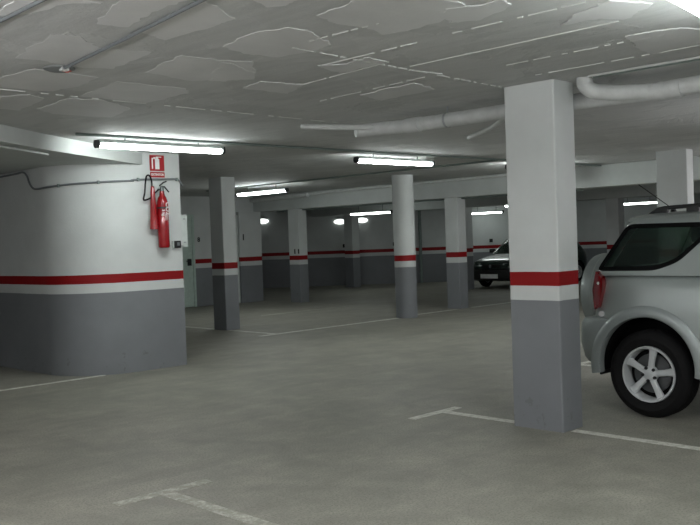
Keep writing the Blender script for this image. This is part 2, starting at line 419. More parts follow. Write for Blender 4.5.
# ------------------------------------------------------------------ floor markings
def line_piece(bm, x0, x1, y0, y1): box(bm, x0, x1, y0, y1, 0, .003)
def marking(rects, label, mat='line_paint'):
    bm = BM()
    for r in rects: line_piece(bm, *r)
    return tag(obj('parking_line', bm, mat), label, 'parking line', None)
marking([(5.80, 5.88, 4.09, 4.84), (5.80, 5.88, -.5, 3.61), (5.45, 6.06, 4.84, 4.92)], 'white T-shaped bay line on the floor running under the big front pillar')
marking([(2.90, 2.99, -.5, 4.62), (2.62, 3.28, 4.62, 4.71)], 'worn white T-shaped bay line at the bottom edge of the view', 'worn_line_and_reflection_paint')
marking([(8.72, 8.80, -.5, 5.3), (8.45, 9.07, 5.3, 5.38)], 'white T-shaped bay line on the far side of the silver car')
marking([(0.5, 5.25, 9.44, 9.50)], 'white line on the floor ending at the foot of the rounded wall')
marking([(9.16, 9.24, 11.12, 12.32), (9.16, 9.24, 12.72, 16.5), (8.85, 12.12, 11.04, 11.12), (12.52, 14.0, 11.2, 11.28), (14.5, 16.5, 11.2, 11.28)], 'white bay corner line between the left pillar and the round column')
marking([(11.3, 13.9, 14.05, 14.11)], 'faint floor reflection laid as a pale line in front of the number 11 pillar', 'worn_line_and_reflection_paint')  # pale strip put in for a reflection on the floor

# ------------------------------------------------------------------ lamps
def make_fixture(label, L=1.52):
    t = thing('fluorescent_light', label, 'ceiling light', group=None)      # local: long axis X, origin at ceiling
    bm = BM(); box(bm, -L/2, L/2, -.043, .043, -.034, .002, .006); obj('housing', bm, 'fixture_housing', t, 40)
    bm = BM(); n = 14
    rings = []
    for x, s in ((-L/2+.015, .8), (-L/2+.03, .97), (-L/2+.05, 1), (L/2-.05, 1), (L/2-.03, .97), (L/2-.015, .8)):
        rings.append([bm.verts.new((x, .041*s*cos(a), -.046-.038*s*sin(a))) for a in [radians(-10)+radians(200)*k/n for k in range(n+1)]])
    for A, B in zip(rings, rings[1:]):
        for k in range(n): bm.faces.new((A[k], A[k+1], B[k+1], B[k]))
        bm.faces.new((A[n], A[0], B[0], B[n]))
    bm.faces.new(rings[0]); bm.faces.new(rings[-1])
    obj('diffuser', bm, 'lamp_diffuser', t, 50)
    for s in (-1, 1):
        bm = BM(); prof = [(.045*cos(pi*k/10), -.046-.042*sin(pi*k/10)) for k in range(11)]
        xa, xb = sorted((s*(L/2-.012), s*(L/2+.022)))
        A = [bm.verts.new((xa, y, z)) for y, z in prof+[(-.034, -.005), (.034, -.005)]]; B = [bm.verts.new((xb, y*.93, z*.95)) for y, z in prof+[(-.034, -.005), (.034, -.005)]]
        m = len(A); bm.faces.new(A); bm.faces.new(B)
        for k in range(m): bm.faces.new((A[k], A[(k+1)%m], B[(k+1)%m], B[k]))
        obj('end_cap', bm, 'fixture_cap', t, 40)
    return t
lamp0 = make_fixture('glowing strip light above the rounded wall and fire extinguisher')
def stems(r, z):
    for s in (-.45, .45):
        bm = BM(); tube(bm, [(s, 0, -.02), (s, 0, CH-z+.002)], .008, 6)
        obj('hanging_rod', bm, 'grey_conduit', r)
def lamp(x, y, z, along_y, label):
    r = dup(lamp0, (x, y, z), pi/2 if along_y else 0, label)
    if CH-z > .01: stems(r, z)
    return r
def dim(r, m='dim_diffuser'):
    for ch in r.children:
        if ch.name.startswith('diffuser'):
            ch.data = ch.data.copy(); ch.data.materials[0] = MATS[m]
    return r

lamp(9.15, 8.32, CH-.045, 0, 'glowing strip light at the middle of the ceiling, left of the front pillar')
lamp(12.5, 8.3, CH-.045, 0, 'strip light hidden behind the big front pillar')
lamp(11.3, 13.9, CH-.10, 1, 'glowing strip light just right of the pillar next to the rounded wall')
lamp(4.02, 1.71, CH-.12, 0, 'large glowing strip light at the top right corner of the ceiling').rotation_euler.z = radians(7)
dim(lamp(17.5, 16.9, 2.20, 1, 'glowing strip light hanging low just left of the round column'))
def short(x, y, z, label):
    r = lamp(x, y, z, 1, label); r.scale = (.78, 1, 1); return dim(r)
short(22.3, 16.6, 2.17, 'glowing strip light hanging above the dark car')
short(24.4, 12.7, 2.26, 'glowing strip light seen just above the silver car roof')
short(20.6, 14.10, 2.28, 'strip light almost hidden behind the edge of the front pillar')
for x, y, a_, lb in ((8.9, 2.3, 0, 'added unseen fill light hung low above the bays right of the silver car'), (14.0, 4.2, 0, 'added fill light hung low beyond the right edge of the view'), (.2, 1.2, 0, 'added fill light hung low above the camera position'), (-2.4, 5.5, 1, 'added fill light hung low far left outside the view'), (.3, 4.2, 1, 'added fill light hung low just left of the camera above the first bays'),
                (1.0, -2.6, 0, 'added fill light hung low behind the camera'), (3.9, -1.2, 0, 'added fill light hung low behind and right of the camera'), (-1.2, .6, 1, 'added fill light hung low behind and left of the camera')):
    dim(lamp(x, y, 2.15, a_, lb), 'fill_diffuser')  # unseen strips added as fill to brighten the near ceiling and floor
lamp0.location = (5.28, 8.10, CH-.045); stems(lamp0, CH-.045)
dim(lamp(.4, 8.1, CH, 0, 'added fill strip light left of the lowered soffit outside the view'))  # another unseen strip, added as weak fill from the left
def bulkhead(lat, z, label):
    x, y = fwpt(FAR-.09, lat)
    t = thing('bulkhead_lamp', label, 'wall lamp', (x, y, z), math.atan2(RT.y, RT.x))
    bm = BM(); box(bm, -.13, .13, .03, .09, -.06, .1, .01); obj('bracket', bm, 'fixture_housing', t)
    bm = BM(); prof = [(0, -.1)]+[(.2*sin(radians(a)), -.1*cos(radians(a))) for a in range(15, 91, 15)]+[(.2, .03), (0, .03)]
    lathe(bm, prof, 24, 'Y'); 
    for v in bm.verts: v.co.z *= .42
    obj('glass_cover', bm, 'bulkhead_glass', t, 50)
    bm = BM(); lathe(bm, [(.2, .0), (.225, .0), (.225, .035), (.2, .035)], 24, 'Y')
    for v in bm.verts: v.co.z *= .45
    obj('rim', bm, 'fixture_cap', t, 50)
bulkhead(-2.72, 2.12, 'oval bulkhead lamp on the far wall right of the number 1 pillar')
bulkhead(-.27, 2.02, 'oval bulkhead lamp on the far wall, just left of the small distant pillar')
bulkhead(.42, 2.04, 'oval bulkhead lamp on the far wall, just right of the small distant pillar')

# ------------------------------------------------------------------ pipes and conduits
def pipe(name, pts, r, mat, label, cat='pipe', sm=0, seg=16):
    bm = BM(); tube(bm, pts, r, seg, smoothpts=sm)
    return tag(obj(name, bm, mat, smooth=50), label, cat)
# main drain pipe
dp = thing('drain_pipe', 'thick white drain pipe under the ceiling passing behind the front pillar', 'pipe', (6.13, 4, 2.49))
def loc(pts, o): return [(x-o[0], y-o[1], z-o[2]) for x, y, z in pts]
DO = (6.13, 4, 2.49)
bm = BM(); tube(bm, loc([(5.98, 5.93, 2.50), (6.02, 5.88, 2.50), (6.10, 5.6, 2.50), (6.13, 5.3, 2.495), (6.13, 4, 2.49), (6.15, 3, 2.475), (6.19, 2.4, 2.49), (6.25, -2, 2.49)], DO), .062, 20, smoothpts=4)
obj('pipe_run', bm, 'pvc_pipe', dp, 50)
bm = BM(); tube(bm, loc([(5.83, 3.50, CH), (5.83, 3.50, 2.585), (5.835, 3.50, 2.56), (5.86, 3.46, 2.515), (5.90, 3.38, 2.495), (5.98, 3.27, 2.485), (6.10, 3.08, 2.478), (6.14, 2.99, 2.476)], (6.13-.07, 4+.03, 2.49)), .058, 18, smoothpts=4)
obj('branch_elbow', bm, 'pvc_pipe', dp, 50)
bm = BM(); tube(bm, loc([(6.13, 5.42, 2.497), (6.13, 5.26, 2.495)], DO), .069, 20); obj('coupling', bm, 'pvc_pipe', dp, 50)
bm = BM(); tube(bm, loc([(6.155, 3.02, 2.475), (6.17, 2.86, 2.478)], DO), .068, 20); obj('coupling', bm, 'pvc_pipe', dp, 50)
bm = BM(); tube(bm, loc([(6.10, 5.62, 2.49), (6.0, 5.78, 2.515), (5.85, 5.98, 2.53), (5.68, 6.22, 2.55), (5.63, 6.3, 2.56)], DO), .027, 12, smoothpts=3); obj('side_branch', bm, 'pvc_pipe', dp, 50)
for yy in (4.95,):
    bm = BM(); tube(bm, loc([(6.13, yy, 2.555), (6.13, yy, CH)], DO), .006, 8)
    lathe(bm, [(.066, yy-.012-4), (.066, yy+.012-4)], 20, 'Y', (0, 0, .003)); obj('pipe_strap', bm, 'galvanised_steel', dp)
pipe('thin_drain_pipe', [(7.50, 5.78, 2.50), (7.42, 5.68, 2.50), (7.1, 5.22, 2.51), (6.9, 4.95, 2.53), (6.82, 4.83, 2.56), (6.80, 4.80, 2.60), (6.80, 4.80, CH)], .024, 'pvc_pipe', 'thin white curved pipe just left of the front pillar, behind the thick pipe', sm=3)
# paired thin conduits on the ceiling right of the pillar
for dx, lb, m in ((0, 'thin white conduit on the ceiling right of the front pillar, nearer of two', 'pvc_pipe'), (.07, 'thin dark conduit on the ceiling right of the front pillar, farther of two', 'dark_conduit')):
    pipe('ceiling_conduit', [(5.80+dx, 3.38, CH-.011), (5.80+dx, -1.5, CH-.011)], .009, m, lb, 'conduit', seg=8)
# conduit and detector, upper left
cd = thing('smoke_detector', 'small round detector on the ceiling at the upper left, ending a grey conduit', 'detector', (2.66, 5.19, CH))
bm = BM(); lathe(bm, [(0, 0), (.095, 0), (.095, -.008), (.07, -.018), (0, -.022)], 32); obj('base_plate', bm, 'detector_grey', cd, 40)
bm = BM(); box(bm, .0, .045, -.07, -.03, -.028, -.022, .003); box(bm, .01, .03, -.06, -.045, -.034, -.028); obj('red_terminal', bm, 'detector_red', cd)
bm = BM(); box(bm, -.03, .02, -.09, -.05, -.03, 0, .004); obj('cable_gland', bm, 'pvc_pipe', cd)
pipe('ceiling_conduit', [(2.645, 5.09, CH-.016), (2.54, 4.25, CH-.016), (2.30, 2.5, CH-.016), (2.1, 1.0, CH-.016)], .010, 'grey_conduit', 'grey conduit running from the small round detector to the top edge of the view', 'conduit', seg=10)
pipe('ceiling_conduit', [(1.88, 4.6, CH-.014), (1.80, 1.0, CH-.014)], .010, 'grey_conduit', 'grey conduit in the extreme top left corner of the ceiling', 'conduit', seg=10)
# conduit carrying the lamp row
pipe('ceiling_conduit', [(4.25, 8.02, CH-.015), (15.8, 8.02, CH-.015)], .014, 'dark_conduit', 'dark conduit along the ceiling linking the row of strip lights', 'conduit', seg=8)
pipe('ceiling_conduit', [(11.2, 15.6, CH-.015), (11.2, 8.1, CH-.015)], .014, 'dark_conduit', 'dark conduit above the strip light beside the left pillar', 'conduit', seg=8)
pipe('drain_pipe', [(13.98, 17.6, 2.515), (13.98, 15.6, 2.535), (13.98, 15.5, 2.535)], .055, 'pvc_pipe', 'short thick white pipe against the long beam above the number 11 pillar')
pipe('drain_pipe', [(14.0, 15.5, 2.55), (14.0, 9, 2.585)], .03, 'pvc_pipe', 'slender white pipe along the long beam left of the round column')
pipe('beam_conduit', [(14.5, 17.0, 2.21), (14.28, 17.0, 2.21), (14.28, 8.5, 2.21)], .015, 'dark_conduit', 'dark conduit under the long beam', 'conduit', seg=8)
# conduit on the rounded wall
Yw = 9.335
def arcp(a, z, off=.022): return (cx+(R0+off)*cos(radians(a)), cy+(R0+off)*sin(radians(a)), z)
t = thing('wall_conduit', 'grey conduit clipped along the rounded wall above the fire extinguisher', 'conduit', (0, 0, 0))
bm = BM(); tube(bm, [(4.86, 11.6, 2.43), (4.857, 10.9, 2.43), arcp(180, 2.43), arcp(172, 2.44), arcp(168, 2.42), arcp(165, 2.32), arcp(161, 2.26), arcp(156, 2.245), arcp(140, 2.25), arcp(120, 2.26), arcp(105, 2.275), arcp(90, 2.28)], .013, 10)
bm.free()
A = lambda a: -a
bm = BM(); pts = [(4.858, 11.6, 2.42), (4.858, 10.75, 2.43), (4.858, 10.62, 2.435), (4.858, 10.50, 2.43), (4.858, 10.42, 2.38), (4.858, 10.36, 2.29), (4.858, 10.27, 2.225), (4.858, 10.14, 2.21), arcp(190, 2.215), arcp(200, 2.222)]
pts += [arcp(210+i*10, 2.23+i*.006) for i in range(7)]+[(cx, Yw, 2.277), (6.15, Yw, 2.295), (6.24, Yw, 2.295), (6.30, Yw, 2.275), (6.335, Yw, 2.22)]
tube(bm, pts, .012, 10, smoothpts=3); obj('conduit_run', bm, 'grey_conduit', t, 50)
for p in (arcp(206, 2.227), arcp(240, 2.248), (5.72, Yw, 2.28), (6.26, Yw, 2.292)):
    bm = BM(); box(bm, p[0]-.012, p[0]+.012, p[1]-.016, p[1]+.016, p[2]-.02, p[2]+.02, .004); obj('conduit_clip', bm, 'dark_conduit', t)
pipe('soffit_conduit', [(1.5, 6.62, 2.446), (4.0, 8.38, 2.446), (4.22, 8.56, 2.446)], .012, 'pvc_pipe', 'thin pale conduit under the lowered soffit at the far left', 'conduit', seg=8)

# ------------------------------------------------------------------ fire signs, extinguisher, switch
t = thing('fire_extinguisher_sign', 'red and white pictogram sign above the fire extinguisher', 'sign', (6.0, 9.355, 2.485))
bm = BM(); box(bm, -.1, .1, -.006, 0, -.095, .095); obj('sign_panel', bm, 'sign_red', t)
bm = BM(); box(bm, -.03, .03, -.009, -.006, -.075, .05, .001); box(bm, -.015, .015, -.009, -.006, .05, .078)
box(bm, -.05, -.02, -.009, -.006, .06, .07); box(bm, .015, .06, -.009, -.006, .068, .078); box(bm, -.075, -.06, -.009, -.006, -.07, .06); box(bm, -.06, -.02, -.009, -.006, .05, .06)
obj('pictogram', bm, 'sign_white', t)
t = thing('fire_extinguisher_label', 'narrow red sign with white lettering under the pictogram sign', 'sign', (6.0, 9.355, 2.345))
bm = BM(); box(bm, -.1, .1, -.006, 0, -.032, .032); obj('sign_panel', bm, 'sign_red', t)
bm = BM(); text_bm(bm, 'EXTINTOR', .036, Matrix.Translation((0, -.008, 0)) @ FACE_NY, .001); obj('lettering', bm, 'sign_white', t)

t = thing('fire_extinguisher', 'tall red fire extinguisher with black hose and red horn hung on the rounded wall', 'fire extinguisher', (6.00, 9.27, 1.46))
bm = BM(); lathe(bm, [(0, 0), (.06, 0), (.068, .01), (.07, .03), (.07, .50), (.066, .55), (.052, .60), (.035, .63), (.028, .66), (.028, .68), (0, .68)], 28); obj('cylinder', bm, 'red_enamel', t, 40)
bm = BM(); lathe(bm, [(0, .67), (.024, .67), (.024, .72), (.018, .74), (0, .74)], 16); tube(bm, [(0, 0, .70), (-.06, -.01, .70)], .012, 8); obj('valve', bm, 'brake_metal', t, 40)
bm = BM(); tube(bm, [(-.02, 0, .735), (.03, -.01, .735), (.085, -.02, .67)], .009, 8); tube(bm, [(-.03, 0, .745), (.02, -.01, .785), (.06, -.015, .80)], .009, 8); obj('handle', bm, 'black_plastic', t, 40)
bm = BM(); lathe(bm, [(0, .22), (.03, .22), (.052, .225), (.052, .25), (.026, .68), (.018, .74), (0, .74)], 20, org=(-.115, .02, 0)); obj('horn', bm, 'red_enamel', t, 40)
bm = BM(); tube(bm, [(-.125, .02, .71), (-.125, .02, .80), (-.15, .02, .865), (-.19, .02, .86), (-.21, .02, .78), (-.225, .02, .66), (-.245, .02, .585), (-.22, .02, .575), (-.15, .02, .60), (-.09, .01, .66), (-.05, -.01, .70)], .010, 8, smoothpts=4); obj('hose', bm, 'black_rubber', t, 50)
bm = BM(); lathe(bm, [(.0712, .32), (.0712, .55)], 14, a0=radians(-130), a1=radians(-55)); obj('instruction_label', bm, 'red_enamel', t, 40)
bm = BM()
for k, s in enumerate(('CO2', '5 kg')):
    text_bm(bm, s, .075, Matrix.Translation((.012-.03*k+.012, -.0735, .47-.0*k)) @ rotm(('X', 90), ('Z', -90)) if k == 0 else Matrix.Translation((-.03, -.066, .42)) @ rotm(('Z', -22), ('X', 90), ('Z', -90)) @ Matrix.Scale(.6, 4), .001)
for k in range(9): box(bm, -.02+rnd.uniform(0, .008), .03-rnd.uniform(0, .018), -.0725, -.0695, .33+k*.009, .335+k*.009)
obj('lettering', bm, 'label_white', t)
bm = BM(); box(bm, -.03, .03, .068, .092, .45, .52); lathe(bm, [(.0715, .47), (.0725, .47), (.0725, .49), (.0715, .49)], 24); obj('wall_bracket', bm, 'black_plastic', t)

t = thing('light_switch', 'small black switch box near the edge of the rounded wall', 'switch', (6.24, 9.36, 1.50))
bm = BM(); box(bm, -.055, .035, -.045, 0, -.05, .04, .006); obj('switch_body', bm, 'black_plastic', t)
bm = BM(); box(bm, -.075, -.055, -.03, 0, -.045, .04); obj('side_plate', bm, 'box_enamel', t)
bm = BM(); box(bm, -.025, .01, -.052, -.045, -.02, .02, .002); obj('rocker', bm, 'grey_conduit', t)
bm = BM(); tube(bm, [(.03, -.02, -.01), (.08, -.02, -.012)], .006, 8); obj('cable', bm, 'pvc_pipe', t)
t = thing('electrical_box', 'pale flat electrical box fixed to the end of the rounded wall', 'box', (6.32, 9.49, 1.66))
bm = BM(); box(bm, 0, .10, -.11, .11, -.2, .2, .004); obj('enclosure', bm, 'box_enamel', t)
for z_ in (.14, -.15):
    bm = BM(); box(bm, .04, .07, -.116, -.11, z_, z_+.015); obj('hinge', bm, 'galvanised_steel', t)

# ------------------------------------------------------------------ cars
def apply_mods(o):
    dg = bpy.context.evaluated_depsgraph_get(); dg.update()
    me = bpy.data.meshes.new_from_object(o.evaluated_get(dg))
    old = o.data; o.modifiers.clear(); o.data = me
    bpy.data.meshes.remove(old); return o
def rrect(x0, x1, hw, r, n=6, rf=None, bow=.0):
    """rounded rectangle, (u, v) pts, counter-clockwise; rf = front corner radius"""
    rf = rf or r; pts = []
    for (cxx, cyy, a0, rr) in ((x1-r, hw-r, 0, r), (x0+rf, hw-rf, 90, rf), (x0+rf, -hw+rf, 180, rf), (x1-r, -hw+r, 270, r)):
        for k in range(n+1):
            a = radians(a0+90*k/n); pts.append((cxx+rr*cos(a), cyy+rr*sin(a)))
    return pts
def loft(bm, rings, cap0=True, cap1=True):
    V = [[bm.verts.new(p) for p in r] for r in rings]
    for A, B in zip(V, V[1:]):
        m = len(A)
        for k in range(m): bm.faces.new((A[k], A[(k+1)%m], B[(k+1)%m], B[k]))
    if cap0: bm.faces.new(V[0][::-1])
    if cap1: bm.faces.new(V[-1])
    return V
def cutobj(bm):
    bmesh.ops.recalc_face_normals(bm, faces=bm.faces[:])
    me = bpy.data.meshes.new('cutter'); bm.to_mesh(me); bm.free()
    o = bpy.data.objects.new('cutter', me); C.objects.link(o); return o
def boolean(o, cutters, op='DIFFERENCE'):
    for c in cutters:
        m = o.modifiers.new('b', 'BOOLEAN'); m.operation = op; m.object = c; m.solver = 'EXACT'
    apply_mods(o)
    for c in cutters:
        me = c.data; bpy.data.objects.remove(c); bpy.data.meshes.remove(me)
def side_prism(pts, v0, v1):
    bm = BM(); A = [bm.verts.new((u, v0, z)) for u, z in pts]; B = [bm.verts.new((u, v1, z)) for u, z in pts]
    bm.faces.new(A); bm.faces.new(B[::-1]); n = len(A)
    for k in range(n): bm.faces.new((A[k], B[k], B[(k+1)%n], A[(k+1)%n]))
    return cutobj(bm)
def end_prism(pts, u0, u1):
    bm = BM(); A = [bm.verts.new((u0, v, z)) for v, z in pts]; B = [bm.verts.new((u1, v, z)) for v, z in pts]
    bm.faces.new(A); bm.faces.new(B[::-1]); n = len(A)
    for k in range(n): bm.faces.new((A[k], B[k], B[(k+1)%n], A[(k+1)%n]))
    return cutobj(bm)
def round_poly(pts, r=.05, n=4):
    out = []; m = len(pts)
    for i in range(m):
        p = Vector(pts[i]); a = (Vector(pts[i-1])-p); b = (Vector(pts[(i+1)%m])-p)
        d = min(r, a.length*.45, b.length*.45); A = p+a.normalized()*d; B = p+b.normalized()*d
        for k in range(n+1):
            t = k/n; q = A*(1-t)**2+p*2*t*(1-t)+B*t*t; out.append((q.x, q.y))
    return out

def make_wheel(R, w, rim, name='wheel', spokes=5):
    """axis along Y, outer face toward -Y; returns Empty with parts"""
    t = bpy.data.objects.new(name, None); C.objects.link(t); t.empty_display_size = .1
    bm = BM(); rr = rim+.004
    lathe(bm, [(rr, -w/2+.015), (rr+.02, -w/2+.002), (R*.82, -w/2-.006), (R-.03, -w/2+.008), (R-.008, -w/2+.03), (R, -w/2+.055), (R, w/2-.055), (R-.008, w/2-.03), (R-.03, w/2-.008), (R*.82, w/2+.006), (rr, w/2-.01), (rr, -w/2+.015)], 64, 'Y')
    # tread blocks
    for k in range(72):
        for j, y in enumerate((-w*.18, -w*.06, w*.06, w*.18)):
            a = 2*pi*(k+.5*(j % 2))/72; da = pi/72*.72
            vs = []
            for rad in (R-.004, R+.002):
                for aa, yy in ((a-da, y-w*.045), (a+da, y-w*.045), (a+da, y+w*.045), (a-da, y+w*.045)):
                    vs.append(bm.verts.new((rad*cos(aa), yy, rad*sin(aa))))
            for q in ((4,5,6,7), (0,1,5,4), (1,2,6,5), (2,3,7,6), (3,0,4,7)): bm.faces.new([vs[i] for i in q])
    obj('tyre', bm, 'black_rubber', t, 35)
    bm = BM(); o = -w/2+.012
    lathe(bm, [(rim, o), (rim-.003, o-.006), (rim-.016, o-.004), (rim-.024, o+.012), (rim-.03, w/2-.03), (rim, w/2-.02), (rim, o)], 56, 'Y')
    # spokes
    for k in range(spokes):
        a = radians(90+k*360/spokes)
        secs = []
        for r_, hw, y in ((.035, .030, o+.022), (.075, .026, o+.012), (.13, .026, o+.010), (rim-.035, .034, o+.010), (rim-.014, .046, o+.004)):
            ring = []
            for v, d in ((-hw, .022), (-hw*.75, .004), (0, 0), (hw*.75, .004), (hw, .022), (hw*.6, .04), (-hw*.6, .04)):
                x = r_; px = x*cos(a)-v*sin(a); pz = x*sin(a)+v*cos(a); ring.append((px, y+d, pz))
            secs.append(ring)
        loft(bm, secs)
    lathe(bm, [(0, o+.012), (.03, o+.012), (.055, o+.018), (.062, o+.03), (.062, o+.06), (0, o+.06)], 30, 'Y')
    r = obj('rim', bm, 'alloy', t, 40)
    bm = BM(); lathe(bm, [(0, o+.004), (.026, o+.006), (.03, o+.014), (0, o+.016)], 24, 'Y'); obj('centre_cap', bm, 'alloy', t, 40)
    for k in range(5):
        a = radians(90+36+k*72); bm = BM()
        lathe(bm, [(0, o), (.0105, o), (.013, o+.005), (.013, o+.02), (0, o+.02)], 6, 'Y', (.052*cos(a), 0, .052*sin(a))); obj('lug_nut', bm, 'black_plastic', t)
    bm = BM(); lathe(bm, [(0, o+.075), (rim*.7, o+.075), (rim*.7, o+.09), (0, o+.09)], 40, 'Y'); obj('brake_disc', bm, 'brake_metal', t, 40)
    bm = BM(); lathe(bm, [(0, o+.10), (rim-.03, o+.10), (rim-.03, o+.13), (0, o+.13)], 40, 'Y'); obj('brake_shield', bm, 'arch_liner', t, 40)
    return t
def copy_tree(root, parent):
    r = root.copy(); C.objects.link(r); r.parent = parent
    for ch in list(root.children):
        c = ch.copy(); C.objects.link(c); c.parent = r
    return r

def make_car(p, name, label):
    """local: u=X from the nose (0) to the tail, v=Y (left/right), z up"""
    t = thing(name, label, 'car')
    hw = p['hw']; L = p['L']; R = p['R']; zb = p['zb']; belt = p['belt']; paint = p['paint']
    # lower body: sections along u
    secs = []
    fr = [(0, 1, 0), (.0, .985, .05), (.12, .998, .2), (.3, 1, .35)]
    for u, w, z0, z1 in p['sections']:
        h = z1-z0; W = w
        prof = [(W*.0, z0), (W*.5, z0), (W-.12, z0), (W-.04, z0+.05*h), (W-.012, z0+.18*h), (W, z0+.40*h), (W, z0+.62*h), (W-.012, z0+.80*h), (W-.035, z0+.93*h), (W-.075, z0+.985*h), (W-.16, z0+h), (W*.5, z0+h+.012), (0, z0+h+.018)]
        ring = [(u, -v, z) for v, z in prof]+[(u, v, z) for v, z in prof[-2:0:-1]]
        secs.append(ring)
    bm = BM(); loft(bm, secs)
    body = obj('body', bm, paint, t, 60)
    m = body.modifiers.new('s', 'SUBSURF'); m.levels = 1; apply_mods(body)
    cut = []
    for wu in p['axles']:
        for s in (-1, 1):
            c = BM(); ya, yb = sorted((s*(hw-.30), s*(hw+.2))); lathe(c, [(0, ya), (p['arch'], ya), (p['arch'], yb), (0, yb)], 40, 'Y', (wu, 0, p['archz'])); cut.append(cutobj(c))
    boolean(body, cut)
    for q in body.data.polygons: q.use_smooth = True
    body.data.set_sharp_from_angle(angle=radians(38))
    # cabin shell with window openings
    th = .035
    def rings(off):
        out = []
        for z, u0, u1, w, r in p['rings']:
            out.append([(x, y, z-(off*.8 if z > p['roofz'] else 0)) for x, y in rrect(u0+off, u1-off, w-off, max(r-off*.5, .03), rf=max(.12, r)*1.0)])
        return out
    bm = BM(); O = rings(0); I = rings(th)
    I = I[:-1]+[[(x, y, O[-1][0][2]-.03) for x, y, z in I[-1]]]
    VO = loft(bm, O, False, True); VI = loft(bm, I, False, True); m = len(VO[0])
    for k in range(m): bm.faces.new((VO[0][k], VO[0][(k+1)%m], VI[0][(k+1)%m], VI[0][k]))
    cab = obj('cabin_shell', bm, paint, t)
    cut = [side_prism(round_poly(w, .06), -1.2, 1.2) for w in p['side_windows']]
    cut.append(end_prism(round_poly(p['screen'], .06), p['rings'][0][1]-.5, p['rings'][0][1]+1.1))
    cut.append(end_prism(round_poly(p['rear_screen'], .06), p['rings'][0][2]-.6, p['rings'][0][2]+.4))
    boolean(cab, cut)
    for q in cab.data.polygons: q.use_smooth = True
    cab.data.set_sharp_from_angle(angle=radians(28))
    # glass: sits just inside the openings; surface values interpolated from the rings
    def ringval(z, i):
        rs = p['rings']
        for a, b in zip(rs, rs[1:]):
            if a[0] <= z <= b[0] or b is rs[-1]:
                k = (z-a[0])/(b[0]-a[0]); return a[i]+(b[i]-a[i])*k
    def grow(pts, g):
        c = Vector((sum(q[0] for q in pts)/len(pts), sum(q[1] for q in pts)/len(pts)))
        return [tuple(Vector(q)+(Vector(q)-c).normalized()*g) for q in pts]
    for w in p['side_windows']:
        for s in (-1, 1):
            bm = BM(); q = round_poly(w, .06)
            A = [bm.verts.new((u, s*(ringval(z, 3)-.008), z)) for u, z in q]; B = [bm.verts.new((u, s*(ringval(z, 3)-.012), z)) for u, z in q]
            bm.faces.new(A); bm.faces.new(B[::-1]); n = len(A)
            for k in range(n): bm.faces.new((A[k], A[(k+1)%n], B[(k+1)%n], B[k]))
            win = obj('side_window', bm, 'tinted_glass', t)
            bm = BM(); q2 = round_poly(w, .06); c = Vector((sum(x[0] for x in q2)/len(q2), sum(x[1] for x in q2)/len(q2)))
            n = len(q2)
            # black border band around the pane
            inn = []
            for i in range(n):
                a, b = Vector(q2[i-1]), Vector(q2[(i+1)%n]); tt = (b-a).normalized(); nn = Vector((-tt.y, tt.x))
                if (c-Vector(q2[i])).dot(nn) < 0: nn = -nn
                inn.append(Vector(q2[i])+nn*p['border'])
            def P(u, z, o): return (u, s*(ringval(z, 3)+o), z)
            A = [bm.verts.new(P(*x, -.004)) for x in q2]; B = [bm.verts.new(P(x.x, x.y, -.004)) for x in inn]
            A2 = [bm.verts.new(P(*x, -.007)) for x in q2]; B2 = [bm.verts.new(P(x.x, x.y, -.007)) for x in inn]
            for k in range(n):
                k2 = (k+1) % n
                bm.faces.new((A[k], A[k2], B[k2], B[k])); bm.faces.new((A2[k], B2[k], B2[k2], A2[k2])); bm.faces.new((B[k], B[k2], B2[k2], B2[k])); bm.faces.new((A[k], A2[k], A2[k2], A[k2]))
            obj('window_border', bm, 'black_frit', win)
    for nm, pts, idx, sg in (('windscreen', p['screen'], 1, 1), ('rear_window', p['rear_screen'], 2, -1)):
        bm = BM(); q = round_poly(pts, .06)
        A = [bm.verts.new((ringval(z, idx)+sg*.012, v, z)) for v, z in q]; B = [bm.verts.new((ringval(z, idx)+sg*.017, v, z)) for v, z in q]
        bm.faces.new(A); bm.faces.new(B[::-1]); n = len(A)
        for k in range(n): bm.faces.new((A[k], A[(k+1)%n], B[(k+1)%n], B[k]))
        obj(nm, bm, 'windscreen_glass' if idx == 1 else 'tinted_glass', t)
    # interior
    bm = BM(); r0 = p['rings'][0]; loft(bm, [[(x, y, belt+.02) for x, y in rrect(r0[1]+.06, r0[2]-.06, r0[3]-.06, .1)], [(x, y, belt+.045) for x, y in rrect(r0[1]+.06, r0[2]-.06, r0[3]-.06, .1)]]); obj('interior_deck', bm, 'interior_plastic', t)
    for us, n in p['seats']:
        for v in n:
            bm = BM(); box(bm, us, us+.12, v-.24, v+.24, belt+.03, belt+.22, .04); st = obj('seat_back', bm, 'seat_fabric', t, 50)
            bm = BM(); box(bm, us+.02, us+.11, v-.13, v+.13, belt+.24, belt+.40, .035); tube(bm, [(us+.06, v-.06, belt+.2), (us+.06, v-.06, belt+.3)], .008, 6); tube(bm, [(us+.06, v+.06, belt+.2), (us+.06, v+.06, belt+.3)], .008, 6); obj('headrest', bm, 'seat_fabric', st, 50)
    # wheels
    W0 = make_wheel(R, p['tw'], p['rim']); W0.parent = t; y = hw-p['tw']/2-.015
    first = True
    for wu in p['axles']:
        for s in (-1, 1):
            w = W0 if first else copy_tree(W0, t)
            first = False
            w.location = (wu, s*y, R); w.rotation_euler = (0, radians(p.get('wheel_turn', 0)), 0 if s < 0 else pi)
    for wu in p['axles']:
        for s in (-1, 1):
            bm = BM(); ra = p['arch']-.004
            lathe(bm, [(0, s*(hw-.296)), (ra, s*(hw-.296)), (ra, s*(hw-.004))], 40, 'Y', (wu, 0, p['archz']), a0=radians(-8), a1=radians(188))
            obj('wheel_well_liner', bm, 'arch_liner', t, 40)
